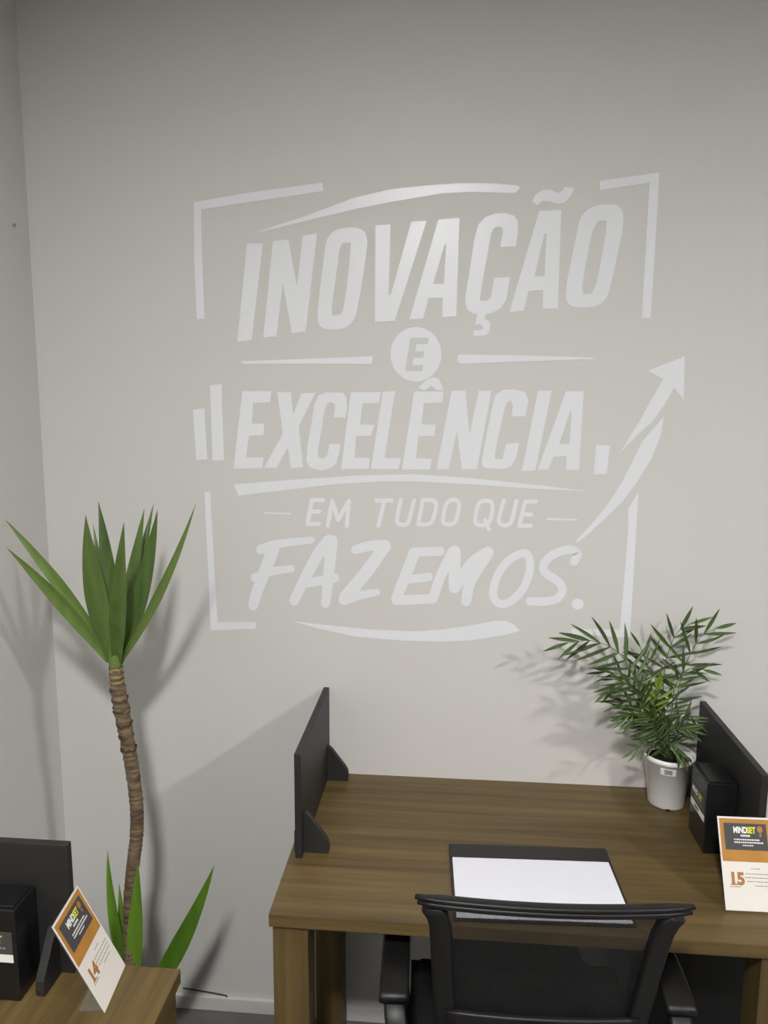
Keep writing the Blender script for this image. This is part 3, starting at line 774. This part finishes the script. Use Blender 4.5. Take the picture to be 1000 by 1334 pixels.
def frond(ctrl, nl, start, llen, lw, a0=62, a1=18, face=(0, -1, .35), young=False, thick=.0016, skip=()):
    """ctrl: crop pixels + depth offset; nl pairs from start fraction to tip"""
    pts = [V((rp.uniform(-.012, .012), rp.uniform(-.012, .012), .118))] + [pp(*c) for c in ctrl]
    for q in pts:
        q.y = min(q.y, -.012-PC.y-.02)          # stay in front of the wall
        if q.z < .26: q.x = min(q.x, .072)       # and beside the divider
    path = catmull(pts, 8); n = len(path)
    bm = bmesh.new(); add_sweep(bm, path, circ(1, 6), (.3, 1, .2), [thick*(1-.65*i/n) for i in range(n)])
    fo = from_bm('frond', bm, M['palm_stem'], PP, True)
    acc = [0]
    for a, b in zip(path, path[1:]): acc.append(acc[-1]+(b-a).length)
    tot = acc[-1]
    def at(s):
        for i in range(n-1):
            if acc[i+1] >= s: f = (s-acc[i])/max(1e-6, acc[i+1]-acc[i]); return path[i].lerp(path[i+1], f), (path[i+1]-path[i]).normalized()
        return path[-1], (path[-1]-path[-2]).normalized()
    for k in range(nl+1):
        f = k/nl; p, t = at(tot*(start+(1-start)*f*.995))
        fc = V(face).normalized(); lat = t.cross(fc).normalized(); nn = lat.cross(t).normalized()
        sides = (-1, 1) if k < nl else (0,)
        for sd in sides:
            ang = math.radians(a0+(a1-a0)*f + rp.uniform(-9, 9))*sd
            d = (t*math.cos(ang)+lat*math.sin(ang)+nn*rp.uniform(-.12, .22)+V((0, 0, -.26))).normalized()
            L = llen*(.72+.5*math.sin(math.pi*(.15+.75*f)))*rp.uniform(.88, 1.1)
            if p.y+d.y*L > -PC.y-.012: d.y -= (p.y+d.y*L+PC.y+.012)/L; d.normalize()
            if p.z+d.z*L < .262 and p.x+d.x*L > .08:
                d.x -= (p.x+d.x*L-.08)/L; d.normalize()
            side = d.cross(nn).normalized(); up = side.cross(d)
            o = bpy.data.objects.new('leaflet', rp.choice(LMY if young else LM)); COL.objects.link(o); o.parent = fo
            mt = Matrix((side*lw*.84*rp.uniform(.85, 1.15), d*L, up*L)).transposed().to_4x4(); mt.translation = p
            o.matrix_local = mt; nleaf[0] += 1
LN = .074
frond([(470,450,-.03),(420,310,-.05),(350,200,-.06),(240,150,-.06),(130,158,-.06)], 9, .50, LN*1.0, .0115)
frond([(490,420,0),(480,320,.0),(475,250,0),(445,175,-.01)], 5, .55, LN*.85, .0095, 58, 20)
frond([(548,420,.0),(548,300,.01),(570,190,.01),(610,110,.0),(665,75,-.01)], 6, .55, LN*.8, .0105)
frond([(600,420,.0),(625,300,.0),(665,205,-.01),(710,130,-.02),(775,95,-.02)], 7, .42, LN*.95, .0095)
frond([(585,430,-.03),(600,340,-.05),(650,275,-.06),(720,275,-.07)], 7, .45, LN*.7, .0085)
frond([(465,450,-.04),(425,370,-.07),(360,335,-.09),(300,370,-.09)], 8, .40, LN*.75, .009)
frond([(470,470,.0),(420,370,.0),(360,300,-.01),(290,285,-.02)], 6, .5, LN*.75, .008)
frond([(490,540,-.04),(440,480,-.07),(370,480,-.10)], 9, .35, LN*.7, .0085)
frond([(560,560,-.03),(610,530,-.05),(665,535,-.06)], 9, .35, LN*.65, .008)
frond([(505,480,-.06),(520,380,-.09),(526,335,-.10)], 7, .40, LN*.7, .010, 50, 10, young=True)
frond([(490,600,-.05),(450,610,-.08),(415,625,-.10)], 3, .5, LN*.55, .008)
frond([(560,600,-.05),(600,610,-.07),(625,650,-.08)], 5, .3, LN*.6, .009)
frond([(480,500,-.05),(455,420,-.08),(440,350,-.09)], 7, .40, LN*.75, .0095)
frond([(530,520,-.04),(560,450,-.06),(570,400,-.07)], 7, .35, LN*.7, .009)
frond([(470,540,-.02),(410,430,-.03),(340,410,-.04)], 6, .45, LN*.7, .0085)
frond([(520,560,-.05),(500,500,-.08),(470,470,-.10)], 9, .35, LN*.65, .009)
frond([(575,560,-.01),(650,480,-.02),(690,500,-.03)], 5, .45, LN*.6, .008)

# ------------------------------------------------------------------ small things
nl = on(17, 293, 0, XL)
bm = bmesh.new(); add_lathe(bm, [(.0001, .006), (.0035, .006), (.0045, .004), (.0045, .003), (.0018, .0025), (.0018, 0)], 10)
bm.transform(Matrix.Translation((XL, nl.y, nl.z)) @ Matrix.Rotation(math.pi/2, 4, 'Y'))
tag(from_bm('wall_nail', bm, M['nail'], None, True), 'small dull nail head in the side wall above the yucca', 'nail')
bm = bmesh.new()
c0 = on(238, 1288, 1, -.008); c1 = on(262, 1292, 1, -.010); c2 = on(291, 1298, 1, -.012)
add_sweep(bm, catmull([V((c0.x, -.006, c0.z)), V((c1.x, -.007, c1.z)), V((c2.x, -.007, c2.z)), V((c2.x+.01, -.008, .0445))], 5), circ(.0018, 6), (0, 0, 1))
tag(from_bm('cable', bm, M['cable'], None, True), 'short thin black cable lying along the baseboard', 'cable')
print('leaflets', nleaf[0])
